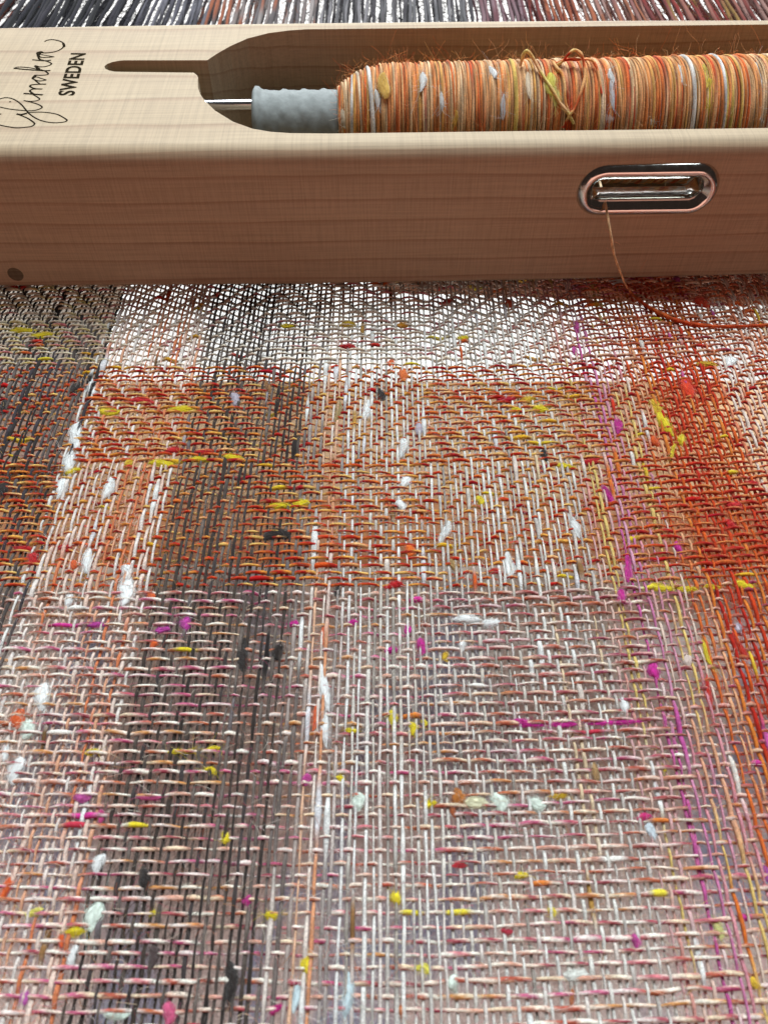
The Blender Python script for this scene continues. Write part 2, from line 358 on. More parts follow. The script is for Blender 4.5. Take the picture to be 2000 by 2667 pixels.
for j in range(NR):
    Y = YR[j]
    up = np.where(weft_up[:, j], 1.0, -1.0)
    zc = A * up
    mid = np.zeros(NE); mid[1:-1] = (up[:-2] > 0) & (up[2:] > 0) & (up[1:-1] > 0)
    one = np.zeros(NE); one[1:-1] = (up[:-2] < 0) & (up[2:] < 0) & (up[1:-1] > 0)
    und = np.zeros(NE); und[1:-1] = (up[:-2] < 0) & (up[2:] < 0) & (up[1:-1] < 0)
    zc = zc + mid * 0.00011 + one * 0.00004 - und * 0.00042
    n = 2 * NE - 1
    xs = np.empty(n); xs[0::2] = XE; xs[1::2] = (XE[1:] + XE[:-1]) / 2
    z = np.empty(n); z[0::2] = zc; z[1::2] = (zc[1:] + zc[:-1]) / 2
    y = Y + bow(xs) + snoise(n, 40, 0.00010) + snoise(n, 7, 0.00006)
    z = z * np.clip(1 + snoise(n, 8, 0.16), 0.6, 1.5)
    rad = np.full(n, 0.000222 * rng.uniform(0.84, 1.16)) * np.clip(1 + snoise(n, 9, 0.18) + snoise(n, 4, 0.08), 0.55, 1.7)
    xmm = xs * 1000
    if Y < ROWB[0]:
        right = np.clip((xmm - 2) / 26, 0, 1)[:, None] * np.clip((Y - 0.01) / 0.035, 0, 1)
        hot = np.clip((xmm - 36) / 8, 0, 1)[:, None] * 0.6
        ca = variegate(n, CREAM, 14) * (1 - 0.55 * right) + variegate(n, ROSE + CREAM, 14) * 0.55 * right
        ca = ca * (1 - hot) + variegate(n, TERRA, 12) * hot
        cb = variegate(n, ROSE, 16) * (1 - right) + variegate(n, RUST, 14) * right
        ev = [(214, 60, 150), (196, 60, 140), (228, 206, 50), (232, 214, 70), (240, 236, 230), (222, 130, 60), (200, 60, 80)]
        evp = 300
    elif Y < ROWB[2]:
        ca = variegate(n, AMBER, 16); cb = variegate(n, RED, 18)
        q = np.clip((xmm - 26) / 12, 0, 1)[:, None] * 0.6
        ca = ca * (1 - q) + variegate(n, RED + TERRA[:1], 14) * q
        ev = [(228, 196, 52), (232, 180, 50), (190, 26, 44), (222, 90, 36), (200, 30, 30)]
        evp = 170
    else:
        q = np.clip((xmm - 14) / 22, 0, 1)[:, None]
        ca = variegate(n, ASH, 16) * (1 - q) + variegate(n, TERRA, 16) * q
        ql = np.clip((-44 - xmm) / 5, 0, 1)[:, None]; ca = ca * (1 - ql) + variegate(n, [(232, 214, 150), (240, 230, 204), (216, 196, 120), (238, 224, 190)], 14) * ql
        cb = variegate(n, ASH + ROSE[:1], 16) * (1 - q) + variegate(n, TERRA + RUST, 16) * q
        ev = [(226, 206, 60), (214, 160, 50), (226, 110, 50), (204, 50, 40), (236, 230, 224)]
        evp = 190
    sl = np.ones((n, 3)); cm = (ca + cb) / 2
    # two plies twisted round each other
    V, F = tube(np.stack([xs, y, z], 1), rad, 5, (0, 1, 0))
    hit = np.zeros((n, 1)); ec = np.zeros((n, 3))
    for _ in range(rng.poisson(n / evp)):
        k = rng.integers(0, n); L = rng.uniform(1.5, 5); w = np.exp(-((np.arange(n) - k) / L) ** 2 * 1.5)
        g = rng.uniform(0.2, 0.75); V = V.reshape(n, 5, 3); ctr = np.stack([xs, y, z], 1)[:, None, :]
        V = (ctr + (V - ctr) * (1 + g * w)[:, None, None]).reshape(-1, 3)
        qq = np.clip(w * 1.7, 0, 1)[:, None]; e = lin(np.array(ev[rng.integers(0, len(ev))]))
        ec = ec * (1 - qq) + e * qq; hit = np.maximum(hit, qq)
    ph = np.cumsum(np.full(n, 0.62) * np.clip(1 + snoise(n, 20, 0.25), 0.4, 1.8)) + rng.random() * 6
    ang = np.arange(5) * math.pi * 2 / 5
    t = np.clip((0.34 if ROWB[0] <= Y < ROWB[2] else 0.50) + 1.1 * np.sin(ph[:, None] * 1.0 + ang[None, :]), 0, 1)[:, :, None]
    c = (ca[:, None, :] * t + cb[:, None, :] * (1 - t)) * (1 + 0.16 * np.sin(ph[:, None] * 3.7 + ang[None, :]) + 0.07 * rng.normal(0, 1, (n, 5)))[:, :, None]
    c = c * (1 - hit[:, None, :]) + ec[:, None, :] * 1.0 * hit[:, None, :] if hit.any() else c
    keep = (np.abs(xs) < 0.052 + 0.296 * max(Y, 0)) | (np.arange(n) % 2 == 0); m_ = int(keep.sum())
    V = V.reshape(n, 5, 3)[keep].reshape(-1, 3); c = c[keep]; F = F[:(m_ - 1) * 5]
    link('weft_yarn', mesh_np('weft_yarn', V, F, c.reshape(-1, 3), True, M_YARN), cloth)

def local_colour(x, y):
    xm = x * 1000
    if rng.random() < 0.6:
        p = warp_palette(xm)
    else:
        p = (CREAM + ROSE) if y < ROWB[0] else (RED + AMBER) if y < ROWB[2] else (ASH if xm < 20 else TERRA)
    return lin(np.array(p[rng.integers(0, len(p))]))

# loose fibres teased out of the yarns
def fibres(N, xy, z0, z1, lmin, lmax, r, colfn, flat=0.25, along=None):
    acc = Acc()
    a = np.arange(3) * 2 * math.pi / 3
    for k in range(N):
        x, y = xy(k); th = rng.uniform(0, 2 * math.pi) if along is None else along + rng.normal(0, 0.38); L = rng.uniform(lmin, lmax)
        n = 4; t = np.linspace(0, 1, n); curl = rng.normal(0, 1.3)
        d = th + (curl if along is None else 0.4 * curl) * t
        p = np.zeros((n, 3)); p[:, 0] = x + np.cumsum(np.cos(d)) * L / n; p[:, 1] = y + np.cumsum(np.sin(d)) * L / n
        zz = rng.uniform(z0, z1); p[:, 2] = zz + L * flat * rng.normal(0, 0.5) * t + L * flat * rng.normal(0, 0.6) * t * (1 - t) * 2
        V = p[:, None, :] + r * np.stack([np.cos(a), 0 * a, np.sin(a)], 1)[None, :, :] if abs(math.cos(th)) < 0.7 else \
            p[:, None, :] + r * np.stack([0 * a, np.cos(a), np.sin(a)], 1)[None, :, :]
        i = np.arange(n - 1)[:, None] * 3; s = np.arange(3)[None, :]; s2 = (s + 1) % 3
        F = np.stack([i + s, i + s2, i + 3 + s2, i + 3 + s], -1).reshape(-1, 4)
        acc.add(V.reshape(-1, 3), F, colfn(x, y))
    return acc
def in_view(k):
    py = rng.uniform(0.35, 1.0); Y = -0.002 + 0.128 * rng.random()
    half = 0.043 + 0.30 * max(0, Y)
    return rng.uniform(-half, half), Y
def warp_hue(x, y):
    p = warp_palette(x * 1000 + rng.normal(0, 0.8)); c = lin(np.array(p[rng.integers(0, len(p))]))
    return c * 0.6 + 0.4 * lin(np.array((226, 214, 208))) if rng.random() < 0.4 else c
acc = fibres(21000, in_view, -0.0001, 0.00065, 0.0010, 0.0034, 0.000019, local_colour, 0.10)
link('loose_fibres', acc.mesh('loose_fibres', M_FUZZ), cloth, kind='stuff')
acc = fibres(14000, in_view, -0.00040, 0.00020, 0.0028, 0.0070, 0.000015, warp_hue, 0.03, math.pi / 2)
def band(x0, x1):
    def f(k):
        Y = -0.002 + 0.128 * rng.random(); return rng.normal((x0 + x1) / 2, (x1 - x0) / 3.2), Y
    return f
dark = fibres(3200, band(-0.0305, -0.0135), -0.00025, 0.00030, 0.0025, 0.007, 0.000026, lambda x, y: lin(np.array([(82, 70, 64), (104, 90, 84), (128, 114, 108)][rng.integers(0, 3)])), 0.03, math.pi / 2)
flame = fibres(3500, band(0.0415, 0.0545), -0.00025, 0.00030, 0.0025, 0.007, 0.000026, lambda x, y: lin(np.array([(214, 76, 34), (226, 104, 44), (196, 50, 28)][rng.integers(0, 3)])), 0.03, math.pi / 2)
link('dark_fibres', dark.mesh('dark_fibres', M_FUZZ), cloth, kind='stuff')
link('orange_fibres', flame.mesh('orange_fibres', M_FUZZ), cloth, kind='stuff')
def behind(k): return rng.uniform(-0.118, 0.118), rng.uniform(0.205, 0.275)
def back_hue(x, y):
    p = back_palette(x * 1000 + rng.normal(0, 2)); return lin(np.array(p[rng.integers(0, len(p))]))
back = fibres(6000, behind, -0.0030, 0.0035, 0.006, 0.018, 0.000065, back_hue, 0.02, math.pi / 2)
link('warp_fuzz', back.mesh('warp_fuzz', M_FUZZ), cloth, kind='stuff')
link('fibre_web', acc.mesh('fibre_web', M_FUZZ), cloth, kind='stuff')

# wool slubs: thick soft lumps spun into the yarn, where the photograph has them (px, py, w, h, colour)
WHT, GRN, BLK, YEL, MAG, ORA, RDD, LIL, TAN, YLW = (238, 238, 238), (222, 232, 222), (46, 38, 36), (226, 204, 40), (200, 44, 146), (222, 100, 48), (196, 34, 40), (196, 186, 200), (170, 120, 70), (214, 176, 50)
SL = [(328, 1537, 44, 72, WHT), (330, 1490, 30, 40, WHT), (199, 1133, 34, 62, WHT), (182, 1205, 34, 60, WHT), (160, 1270, 32, 50, WHT), (240, 1010, 26, 44, WHT), (283, 1270, 30, 50, WHT), (229, 1459, 28, 62, WHT), (180, 1560, 22, 40, WHT),
      (111, 1814, 44, 64, WHT), (72, 1899, 44, 44, GRN), (42, 2007, 46, 62, WHT), (15, 1960, 20, 40, WHT), (247, 2385, 48, 66, GRN), (305, 2643, 62, 24, GRN), (258, 2250, 34, 46, WHT), (190, 2490, 28, 50, WHT),
      (1049, 1163, 26, 46, WHT), (1055, 1252, 34, 34, WHT), (1044, 1314, 30, 26, WHT), (1495, 1368, 24, 58, WHT), (1325, 1470, 28, 60, WHT), (1158, 1385, 24, 56, WHT), (1215, 1612, 64, 26, WHT), (1280, 1622, 46, 22, WHT), (1205, 1680, 22, 26, WHT),
      (934, 2088, 42, 42, GRN), (1300, 2090, 48, 46, GRN), (1240, 2092, 66, 30, (226, 222, 190)), (1400, 2093, 44, 34, GRN), (846, 1790, 24, 110, WHT), (848, 1900, 22, 80, WHT), (1695, 2160, 26, 40, (214, 224, 232)), (905, 2590, 34, 90, (206, 222, 228)), (770, 2600, 26, 60, (206, 222, 228)),
      (612, 1038, 30, 30, LIL), (1608, 733, 40, 18, WHT), (1900, 941, 40, 24, WHT), (955, 1065, 26, 44, WHT), (1090, 1115, 24, 30, LIL), (1180, 2560, 36, 36, GRN), (1500, 2540, 60, 34, (226, 226, 220)), (1920, 1635, 26, 22, LIL), (1790, 1720, 34, 28, (224, 204, 196)), (1625, 1835, 22, 34, WHT),
      (720, 1393, 62, 40, BLK), (633, 1706, 34, 78, BLK), (724, 1698, 40, 36, BLK), (375, 2288, 40, 46, BLK), (600, 2560, 40, 92, BLK), (992, 1027, 26, 30, BLK), (1418, 1185, 22, 28, BLK), (198, 1010, 30, 24, BLK), (10, 1270, 34, 40, BLK), (400, 2490, 34, 46, (86, 70, 70)), (878, 1540, 18, 24, BLK), (10, 1060, 24, 36, BLK),
      (785, 1310, 42, 24, YEL), (730, 1316, 54, 18, YEL), (608, 1192, 48, 22, YEL), (520, 1197, 50, 16, YEL), (335, 1206, 26, 20, YLW), (420, 1206, 60, 18, YEL), (285, 1072, 54, 18, YEL), (470, 1066, 60, 16, YEL), (190, 1226, 36, 18, YEL), (60, 860, 60, 16, YEL), (110, 872, 50, 16, YEL),
      (1075, 1897, 28, 30, YEL), (1022, 1868, 24, 34, YEL), (1105, 1882, 18, 16, YEL), (915, 1902, 28, 16, YEL), (1730, 1100, 30, 64, YEL), (1774, 1145, 26, 30, YEL), (1752, 1172, 14, 46, YEL), (1706, 1058, 40, 34, YLW), (1720, 1530, 60, 20, YEL), (1790, 1534, 50, 15, YEL), (1935, 1524, 46, 22, YEL), (1855, 1528, 40, 14, YEL),
      (1405, 1063, 40, 18, YEL), (1345, 1066, 24, 14, YEL), (1375, 1040, 40, 14, YLW), (1470, 1213, 50, 14, YEL), (1250, 1302, 26, 20, YEL), (1032, 2338, 34, 34, YEL), (798, 2512, 32, 36, YEL), (586, 2182, 28, 30, YEL), (706, 2384, 36, 22, YEL), (196, 2426, 48, 24, YEL), (550, 2007, 34, 18, YEL), (555, 1950, 40, 14, YEL), (470, 1958, 64, 14, YEL), (240, 1958, 34, 18, YEL),
      (1358, 2280, 34, 20, YEL), (1120, 2092, 30, 22, YEL), (1455, 2072, 46, 16, YLW), (1438, 2375, 24, 24, YEL), (885, 2026, 22, 18, YEL), (1100, 2524, 34, 26, (226, 216, 90)), (1730, 2000, 12, 14, YEL), (1965, 2560, 30, 26, YLW), (1840, 1700, 18, 60, YEL), (1870, 2420, 26, 44, (226, 226, 150)), (395, 2378, 20, 14, YEL), (90, 2375, 40, 20, (226, 216, 110)), (905, 845, 40, 16, YLW), (1050, 846, 30, 16, (206, 140, 40)), (750, 848, 34, 12, YEL), (1205, 880, 26, 14, YEL), (1555, 950, 0, 0, YEL), (1840, 948, 50, 14, YLW), (1160, 1710, 24, 24, YLW),
      (1098, 1682, 30, 40, MAG), (1018, 1693, 30, 20, MAG), (1062, 1640, 24, 20, MAG), (916, 1622, 30, 16, MAG), (762, 1624, 28, 18, MAG), (1375, 1883, 70, 20, MAG), (1465, 1886, 64, 16, MAG), (1610, 1880, 150, 12, MAG), (486, 1622, 30, 34, (190, 70, 160)), (424, 1640, 34, 20, (190, 70, 160)), (248, 1626, 50, 16, (190, 70, 160)), (213, 2078, 42, 28, (196, 90, 160)), (263, 2125, 20, 30, (200, 70, 130)), (388, 2076, 60, 16, (196, 80, 130)),
      (1634, 1478, 24, 66, MAG), (1703, 1745, 42, 40, MAG), (1608, 1108, 24, 40, MAG), (1582, 1285, 20, 46, MAG), (1618, 1552, 30, 34, MAG), (1766, 1425, 18, 30, MAG), (1678, 2128, 36, 22, (204, 50, 120)), (645, 2345, 28, 24, (186, 50, 130)), (722, 2628, 36, 22, (186, 40, 120)), (798, 2030, 26, 28, (196, 70, 150)), (1655, 2450, 28, 30, (196, 70, 150)), (1998, 2278, 20, 40, (176, 80, 170)), (65, 2600, 26, 30, (190, 90, 170)), (440, 2640, 40, 50, (206, 90, 130)), (1503, 850, 16, 30, (204, 80, 160)), (1497, 914, 16, 24, (204, 80, 160)), (1605, 2126, 0, 0, MAG),
      (50, 1872, 46, 44, ORA), (15, 2315, 28, 50, ORA), (1830, 786, 46, 28, (214, 64, 30)), (822, 1868, 18, 60, ORA), (842, 1655, 16, 40, ORA), (1790, 1010, 44, 46, (214, 60, 30)), (1705, 1148, 24, 26, (214, 90, 30)), (1068, 1432, 34, 28, (226, 110, 40)), (400, 1675, 20, 22, ORA), (395, 1550, 22, 26, ORA), (1020, 946, 26, 16, ORA), (1192, 2075, 40, 44, (180, 110, 50)), (1180, 2110, 24, 30, (170, 90, 50)), (1045, 2635, 30, 28, (190, 110, 60)), (160, 2450, 22, 30, ORA), (1490, 2600, 18, 40, (190, 110, 60)), (192, 1470, 26, 22, ORA), (80, 1424, 0, 0, ORA), (1325, 790, 26, 20, (206, 80, 40)), (1050, 975, 30, 28, (226, 120, 60)),
      (1025, 1524, 46, 22, RDD), (85, 1455, 40, 30, RDD), (60, 1428, 50, 16, RDD), (370, 1044, 60, 18, RDD), (455, 1172, 46, 18, RDD), (530, 1177, 46, 12, RDD), (165, 1425, 40, 14, RDD), (905, 902, 44, 12, RDD), (1320, 1038, 46, 14, (190, 26, 50)), (1910, 1315, 40, 26, RDD), (1900, 1365, 34, 24, RDD), (1955, 1258, 40, 14, RDD), (1290, 1487, 28, 18, RDD), (1540, 1200, 44, 14, RDD), (1320, 2425, 28, 22, (196, 60, 80)), (1195, 2253, 34, 18, (190, 50, 60)), (1845, 1800, 16, 80, (196, 40, 26)), (1925, 1680, 20, 70, (200, 44, 28)),
      (700, 1010, 16, 40, TAN), (880, 1070, 20, 50, (176, 150, 100)), (1180, 1470, 22, 30, (176, 140, 90)), (1550, 2010, 24, 46, (176, 140, 96)), (1100, 2230, 0, 0, TAN)]
def slub_mesh(w, h, c):
    """a tuft: a lumpy core wrapped in fibres that run along it and stray off its ends"""
    nu_, nv_ = 10, 12
    acc = Acc(); horiz = w > h * 1.15
    lx, ly = (w, h) if horiz else (h, w)               # length, thickness
    sd = rng.random(6) * 6.28
    def surf(t, a, k=1.0):
        e = math.sin(t) ** rng_p
        s_ = e * k * (1 + 0.16 * math.sin(2 * a + sd[0] + 2 * t) + 0.06 * math.sin(5 * a + sd[1]) + 0.12 * math.sin(3.1 * t + sd[2]))
        return (-math.cos(t) * lx * 0.64, s_ * math.cos(a) * ly / 2 + 0.10 * ly * math.sin(2.2 * t + sd[3]), s_ * math.sin(a) * tz)
    rng_p = rng.uniform(1.0, 1.7)
    tz = min(ly * 0.34, 0.00040)
    V = [surf(math.pi * (i + 0.02) / (nu_ - 0.96), 2 * math.pi * k / nv_, 0.86) for i in range(nu_) for k in range(nv_)]
    F = np.array([(i * nv_ + k, i * nv_ + (k + 1) % nv_, (i + 1) * nv_ + (k + 1) % nv_, (i + 1) * nv_ + k) for i in range(nu_ - 1) for k in range(nv_)])
    base = lin(np.array(c))
    out = lambda p: np.array(p)[:, [0, 1, 2]] if horiz else np.array(p)[:, [1, 0, 2]]
    acc.add(out(V), F if horiz else F[:, ::-1], base * 0.92)
    big = min(1.0, lx / 0.0028)
    for _ in range(int(14 + 34 * big)):                # wrapped fibres
        t0 = rng.uniform(0.1, 2.2); t1 = min(3.05, t0 + rng.uniform(0.5, 1.4)); a0 = rng.uniform(0, math.pi); da = rng.normal(0, 0.9)
        p = out([surf(t, a0 + da * q, 1.0 + 0.14 * math.sin(q * 3.1)) for q, t in zip(np.linspace(0, 1, 4), np.linspace(t0, t1, 4))])
        VV, FF = tube(p, 0.000017, 3, (0.3, 0.2, 1)); acc.add(VV, FF, np.clip(base * rng.uniform(0.85, 1.15), 0, 0.9))
    for _ in range(int(12 + 26 * big)):                 # strays
        q = out([surf(rng.uniform(0.15, 3.0), rng.uniform(0, math.pi), 0.9)])[0]
        ax = np.array([1.0, 0, 0]) if horiz else np.array([0, 1.0, 0])
        d = ax * rng.normal(0, 1.0) + rng.normal(0, 0.55, 3); d[2] = abs(d[2]) * 0.7
        L_ = rng.uniform(0.3, 0.8) * max(0.0010, min(lx, 0.0026)); t = np.linspace(0, 1, 4)[:, None]
        p = q + d * L_ * 0.6 * t + rng.normal(0, 0.5, 3) * L_ * t * t
        VV, FF = tube(p, 0.000012, 3, (0.3, 0.2, 1)); acc.add(VV, FF, base)
    return acc.mesh('wool_slub', M_SLUB)
NAMED = {WHT: 'white', GRN: 'pale greenish white', BLK: 'black brown', YEL: 'yellow', MAG: 'magenta', ORA: 'orange', RDD: 'red', LIL: 'lilac grey', TAN: 'tan', YLW: 'amber yellow'}
for (px, py, w, h, c) in SL:
    if w == 0: continue
    q = P(px, py, 0.0002); dep = q[1] * SINP + CAM_H * COSP
    el = math.atan2(CAM_H, q[1]); mm = dep / FPX
    w_, h_ = 0.9 * w * mm, 0.9 * h * mm / max(0.6, math.sin(el))
    o = link('wool_slub', slub_mesh(w_, h_, c), cloth)
    if c in NAMED: o['label'] = NAMED[c] + ' tuft of wool in the weave'
    o.location = (q[0], q[1], 0.00006 + 0.03 * min(w_, h_)); o.rotation_euler = (0, 0, rng.normal(0, 0.12))

# ------------------------------------------------------------------ the shuttle
YAW = R(1.45)
FY, ZB, H = 0.1228, 0.00040, 0.0255
BACK = 0.0500
sh = empty('weaving_shuttle', (0, FY, ZB), YAW, label='pale wooden boat shuttle with a steel rod and oval eyelet on the cloth', category='shuttle')
Rz = Matrix.Rotation(-YAW, 3, 'Z')
def L(p):                                        # world -> shuttle frame
    v = Rz @ (Vector(p) - Vector((0, FY, ZB))); return np.array(v)
HT = H
def LT(px, py): return L(P(px, py, ZB + HT))[:2]   # a point of the photograph on the shuttle's top face
def inset(u):                                    # boat-shaped sides: narrower towards the tips
    w = 0.00083 * (u / 0.073) ** 2
    e = max(0.0, abs(u - 0.03) - 0.115)
    return w + 9.0 * e * e
secs = []; US = np.concatenate([np.linspace(-0.185, -0.09, 16), np.linspace(-0.085, 0.14, 40), np.linspace(0.147, 0.245, 16)])
V = []; npr = 0
for u in US:
    i0 = min(inset(u), BACK / 2 - 0.004); v0, v1 = i0, BACK - i0
    e = max(0.0, abs(u - 0.03) - 0.13); zb = min(0.012, 3.5 * e * e + 0.0)
    prof = []
    def arc(cx, cz, r, a0, a1, n=5):
        for k in range(n + 1):
            a = R(a0 + (a1 - a0) * k / n); prof.append((cx + r * math.cos(a), cz + r * math.sin(a)))
    rt, rb_ = 0.0028, 0.0012
    arc(v0 + rb_, zb + rb_, rb_, 180, 270, 3); arc(v1 - rb_, zb + rb_, rb_, 270, 360, 3)
    arc(v1 - 0.0014, HT - 0.0014, 0.0014, 0, 90, 4); arc(v0 + rt, HT - rt, rt, 90, 180, 7)
    npr = len(prof); V += [(u, a, b) for a, b in prof]
bm = bmesh.new(); vs = [bm.verts.new(v) for v in V]
for i in range(len(US) - 1):
    for k in range(npr):
        bm.faces.new((vs[i * npr + k], vs[i * npr + (k + 1) % npr], vs[(i + 1) * npr + (k + 1) % npr], vs[(i + 1) * npr + k]))
bm.faces.new([vs[k] for k in range(npr)]); bm.faces.new([vs[(len(US) - 1) * npr + k] for k in reversed(range(npr))])
bmesh.ops.recalc_face_normals(bm, faces=bm.faces[:])
me = bpy.data.meshes.new('body'); bm.to_mesh(me); bm.free(); me.materials.append(M_WOOD)
for p in me.polygons: p.use_smooth = True
body = link('body', me, sh)

def prism(poly, z0, z1):
    b = bmesh.new(); n = len(poly)
    lo = [b.verts.new((p[0], p[1], z0)) for p in poly]; hi = [b.verts.new((p[0], p[1], z1)) for p in poly]
    for k in range(n): b.faces.new((lo[k], lo[(k + 1) % n], hi[(k + 1) % n], hi[k]))
    b.faces.new(lo[::-1]); b.faces.new(hi)
    bmesh.ops.recalc_face_normals(b, faces=b.faces[:])
    m_ = bpy.data.meshes.new('cut'); b.to_mesh(m_); b.free()
    o = bpy.data.objects.new('cut', m_); COL.objects.link(o); o.parent = sh; return o
back_px = [(860, 75.5), (800, 76), (755, 79), (700, 86), (645, 100), (600, 120), (565, 140), (540, 157)]
front_px = [(516, 205), (516, 228), (522, 245), (534, 262), (561, 288), (608, 317), (658, 335), (705, 343), (755, 346.5), (860, 347.5)]
bk = [LT(*p) for p in back_px]; fr = [LT(*p) for p in front_px]
vb, vf = bk[0][1], fr[0 if False else -1][1]
endl = np.array([bk[-1][0] - 0.0005, (bk[-1][1] + fr[0][1]) / 2])
left = [tuple(q) for q in bk] + [tuple(q) for q in fr]
u1 = 0.118
n_arc = 10
right = [(u1 + 0.012 * math.sin(math.pi * k / n_arc), vf + (vb - vf) * (0.5 - 0.5 * math.cos(math.pi * k / n_arc))) for k in range(n_arc + 1)]
poly = left + right
print('cavity v', vf, vb, 'end u', fr[0][0], bk[-1])
cav = prism(poly, 0.0035, HT + 0.01)
st = [LT(545, 157), LT(325, 157)]; sb = [LT(325, 187), LT(505, 189), LT(514, 196), LT(522, 212)]
rc = (st[1] + sb[0]) / 2; rr_ = np.linalg.norm(st[1] - sb[0]) / 2
arcp = [(rc[0] - 1.5 * rr_ * math.sin(math.pi * k / 8), rc[1] + rr_ * math.cos(math.pi * k / 8)) for k in range(1, 8)]
slot = prism([tuple(st[0] + np.array([0.002, 0])), tuple(st[1])] + arcp + [tuple(q) for q in sb] + [tuple(sb[-1] + np.array([0.004, 0]))], 0.0100, HT + 0.01)
# the eyelet's hole through the front wall
eu0, eu1 = L(PY(1503, 500, FY))[0], L(PY(1873, 500, FY + 0.001))[0]
ez1, ez0 = PY(1690, 432, FY + 0.0006)[2] - ZB, PY(1690, 567, FY + 0.0006)[2] - ZB
ec_u, ec_z = (eu0 + eu1) / 2, (ez0 + ez1) / 2; e_hw, e_hh = (eu1 - eu0) / 2, (ez1 - ez0) / 2
print('eyelet', eu0, eu1, ez0, ez1)
def stadium(hw, hh, n=14):
    s = hw - hh; pts = []
    for k in range(n + 1):
        a = -math.pi / 2 + math.pi * k / n; pts.append((s + hh * math.cos(a), hh * math.sin(a)))
    for k in range(n + 1):
        a = math.pi / 2 + math.pi * k / n; pts.append((-s + hh * math.cos(a), hh * math.sin(a)))
    return pts
b = bmesh.new(); hp = stadium(e_hw - 0.0016, e_hh - 0.0016)
lo = [b.verts.new((ec_u + x, -0.01, ec_z + z)) for x, z in hp]; hi = [b.verts.new((ec_u + x, 0.012, ec_z + z)) for x, z in hp]
for k in range(len(hp)): b.faces.new((lo[k], lo[(k + 1) % len(hp)], hi[(k + 1) % len(hp)], hi[k]))
b.faces.new(lo[::-1]); b.faces.new(hi); bmesh.ops.recalc_face_normals(b, faces=b.faces[:])
m_ = bpy.data.meshes.new('cut'); b.to_mesh(m_); b.free(); hole = bpy.data.objects.new('cut', m_); COL.objects.link(hole); hole.parent = sh
for c in (cav, slot, hole):
    md = body.modifiers.new('cut', 'BOOLEAN'); md.operation = 'DIFFERENCE'; md.object = c; md.solver = 'EXACT'
md = body.modifiers.new('bev', 'BEVEL'); md.width = 0.00045; md.segments = 2; md.limit_method = 'ANGLE'; md.angle_limit = R(50)
md = body.modifiers.new('wn', 'WEIGHTED_NORMAL'); md.weight = 100; md.keep_sharp = True
bpy.context.view_layer.update()
dg = bpy.context.evaluated_depsgraph_get()
nm = bpy.data.meshes.new_from_object(body.evaluated_get(dg))
body.modifiers.clear(); body.data = nm; nm.name = 'body'
for c in (cav, slot, hole): bpy.data.objects.remove(c, do_unlink=True)

# metal eyelet: rolled flange, funnel and throat
prof = [(0.0007, 0.0046), (0.0003, 0.0043), (0.0, 0.0036), (0.0, 0.0012), (0.00015, 0.0004), (0.0005, -0.0002), (0.00085, -0.00045), (0.0012, -0.0009), (0.0015, -0.00112), (0.0018, -0.00116), (0.0021, -0.00104), (0.0024, -0.0008), (0.0027, -0.00045), (0.0029, -0.0001), (0.0030, 0.0002)]
wid = prof[-1][0]; base_hw, base_hh = e_hw - wid, e_hh - wid
rings = [[(ec_u + x, d + 0.00035, ec_z + z) for x, z in stadium(base_hw + r, base_hh + r, 16)] for r, d in prof]
n = len(rings[0]); V = [q for rg in rings for q in rg]
F = [(i * n + k, (i + 1) * n + k, (i + 1) * n + (k + 1) % n, i * n + (k + 1) % n) for i in range(len(rings) - 1) for k in range(n)]
link('eyelet', mesh_np('eyelet', V, F, None, True, M_NICKEL), sh)

# dowel plug near the bottom corner
q = L(PY(43, 711, FY - 0.0006)); b = bmesh.new(); hwp, hhp = 0.00137, 0.00137
vs = [b.verts.new((q[0] + hwp * math.cos(a), inset(q[0]) - 0.00003, q[2] + hhp * math.sin(a))) for a in np.arange(24) * math.pi / 12]
vi = [b.verts.new((q[0] + 0.88 * hwp * math.cos(a), inset(q[0]) - 0.00008, q[2] + 0.88 * hhp * math.sin(a))) for a in np.arange(24) * math.pi / 12]
vo = [b.verts.new((q[0] + 1.0 * hwp * math.cos(a), inset(q[0]) + 0.002, q[2] + 1.0 * hhp * math.sin(a))) for a in np.arange(24) * math.pi / 12]
for k in range(24):
    b.faces.new((vs[k], vs[(k + 1) % 24], vi[(k + 1) % 24], vi[k])); b.faces.new((vo[k], vo[(k + 1) % 24], vs[(k + 1) % 24], vs[k]))
b.faces.new(vi); bmesh.ops.recalc_face_normals(b, faces=b.faces[:])
m_ = bpy.data.meshes.new('dowel_plug'); b.to_mesh(m_); b.free(); m_.materials.append(M_PLUG); link('dowel_plug', m_, sh)

# steel rod
AXV, RODZ = 0.0262, 0.0206
V, F = tube([(-0.048, AXV, RODZ), (0.0, AXV, RODZ), (0.05, AXV, RODZ), (0.13, AXV, RODZ)], 0.00085, 20, (0, 0, 1))
link('steel_rod', mesh_np('steel_rod', V, F, None, True, M_STEEL), sh)

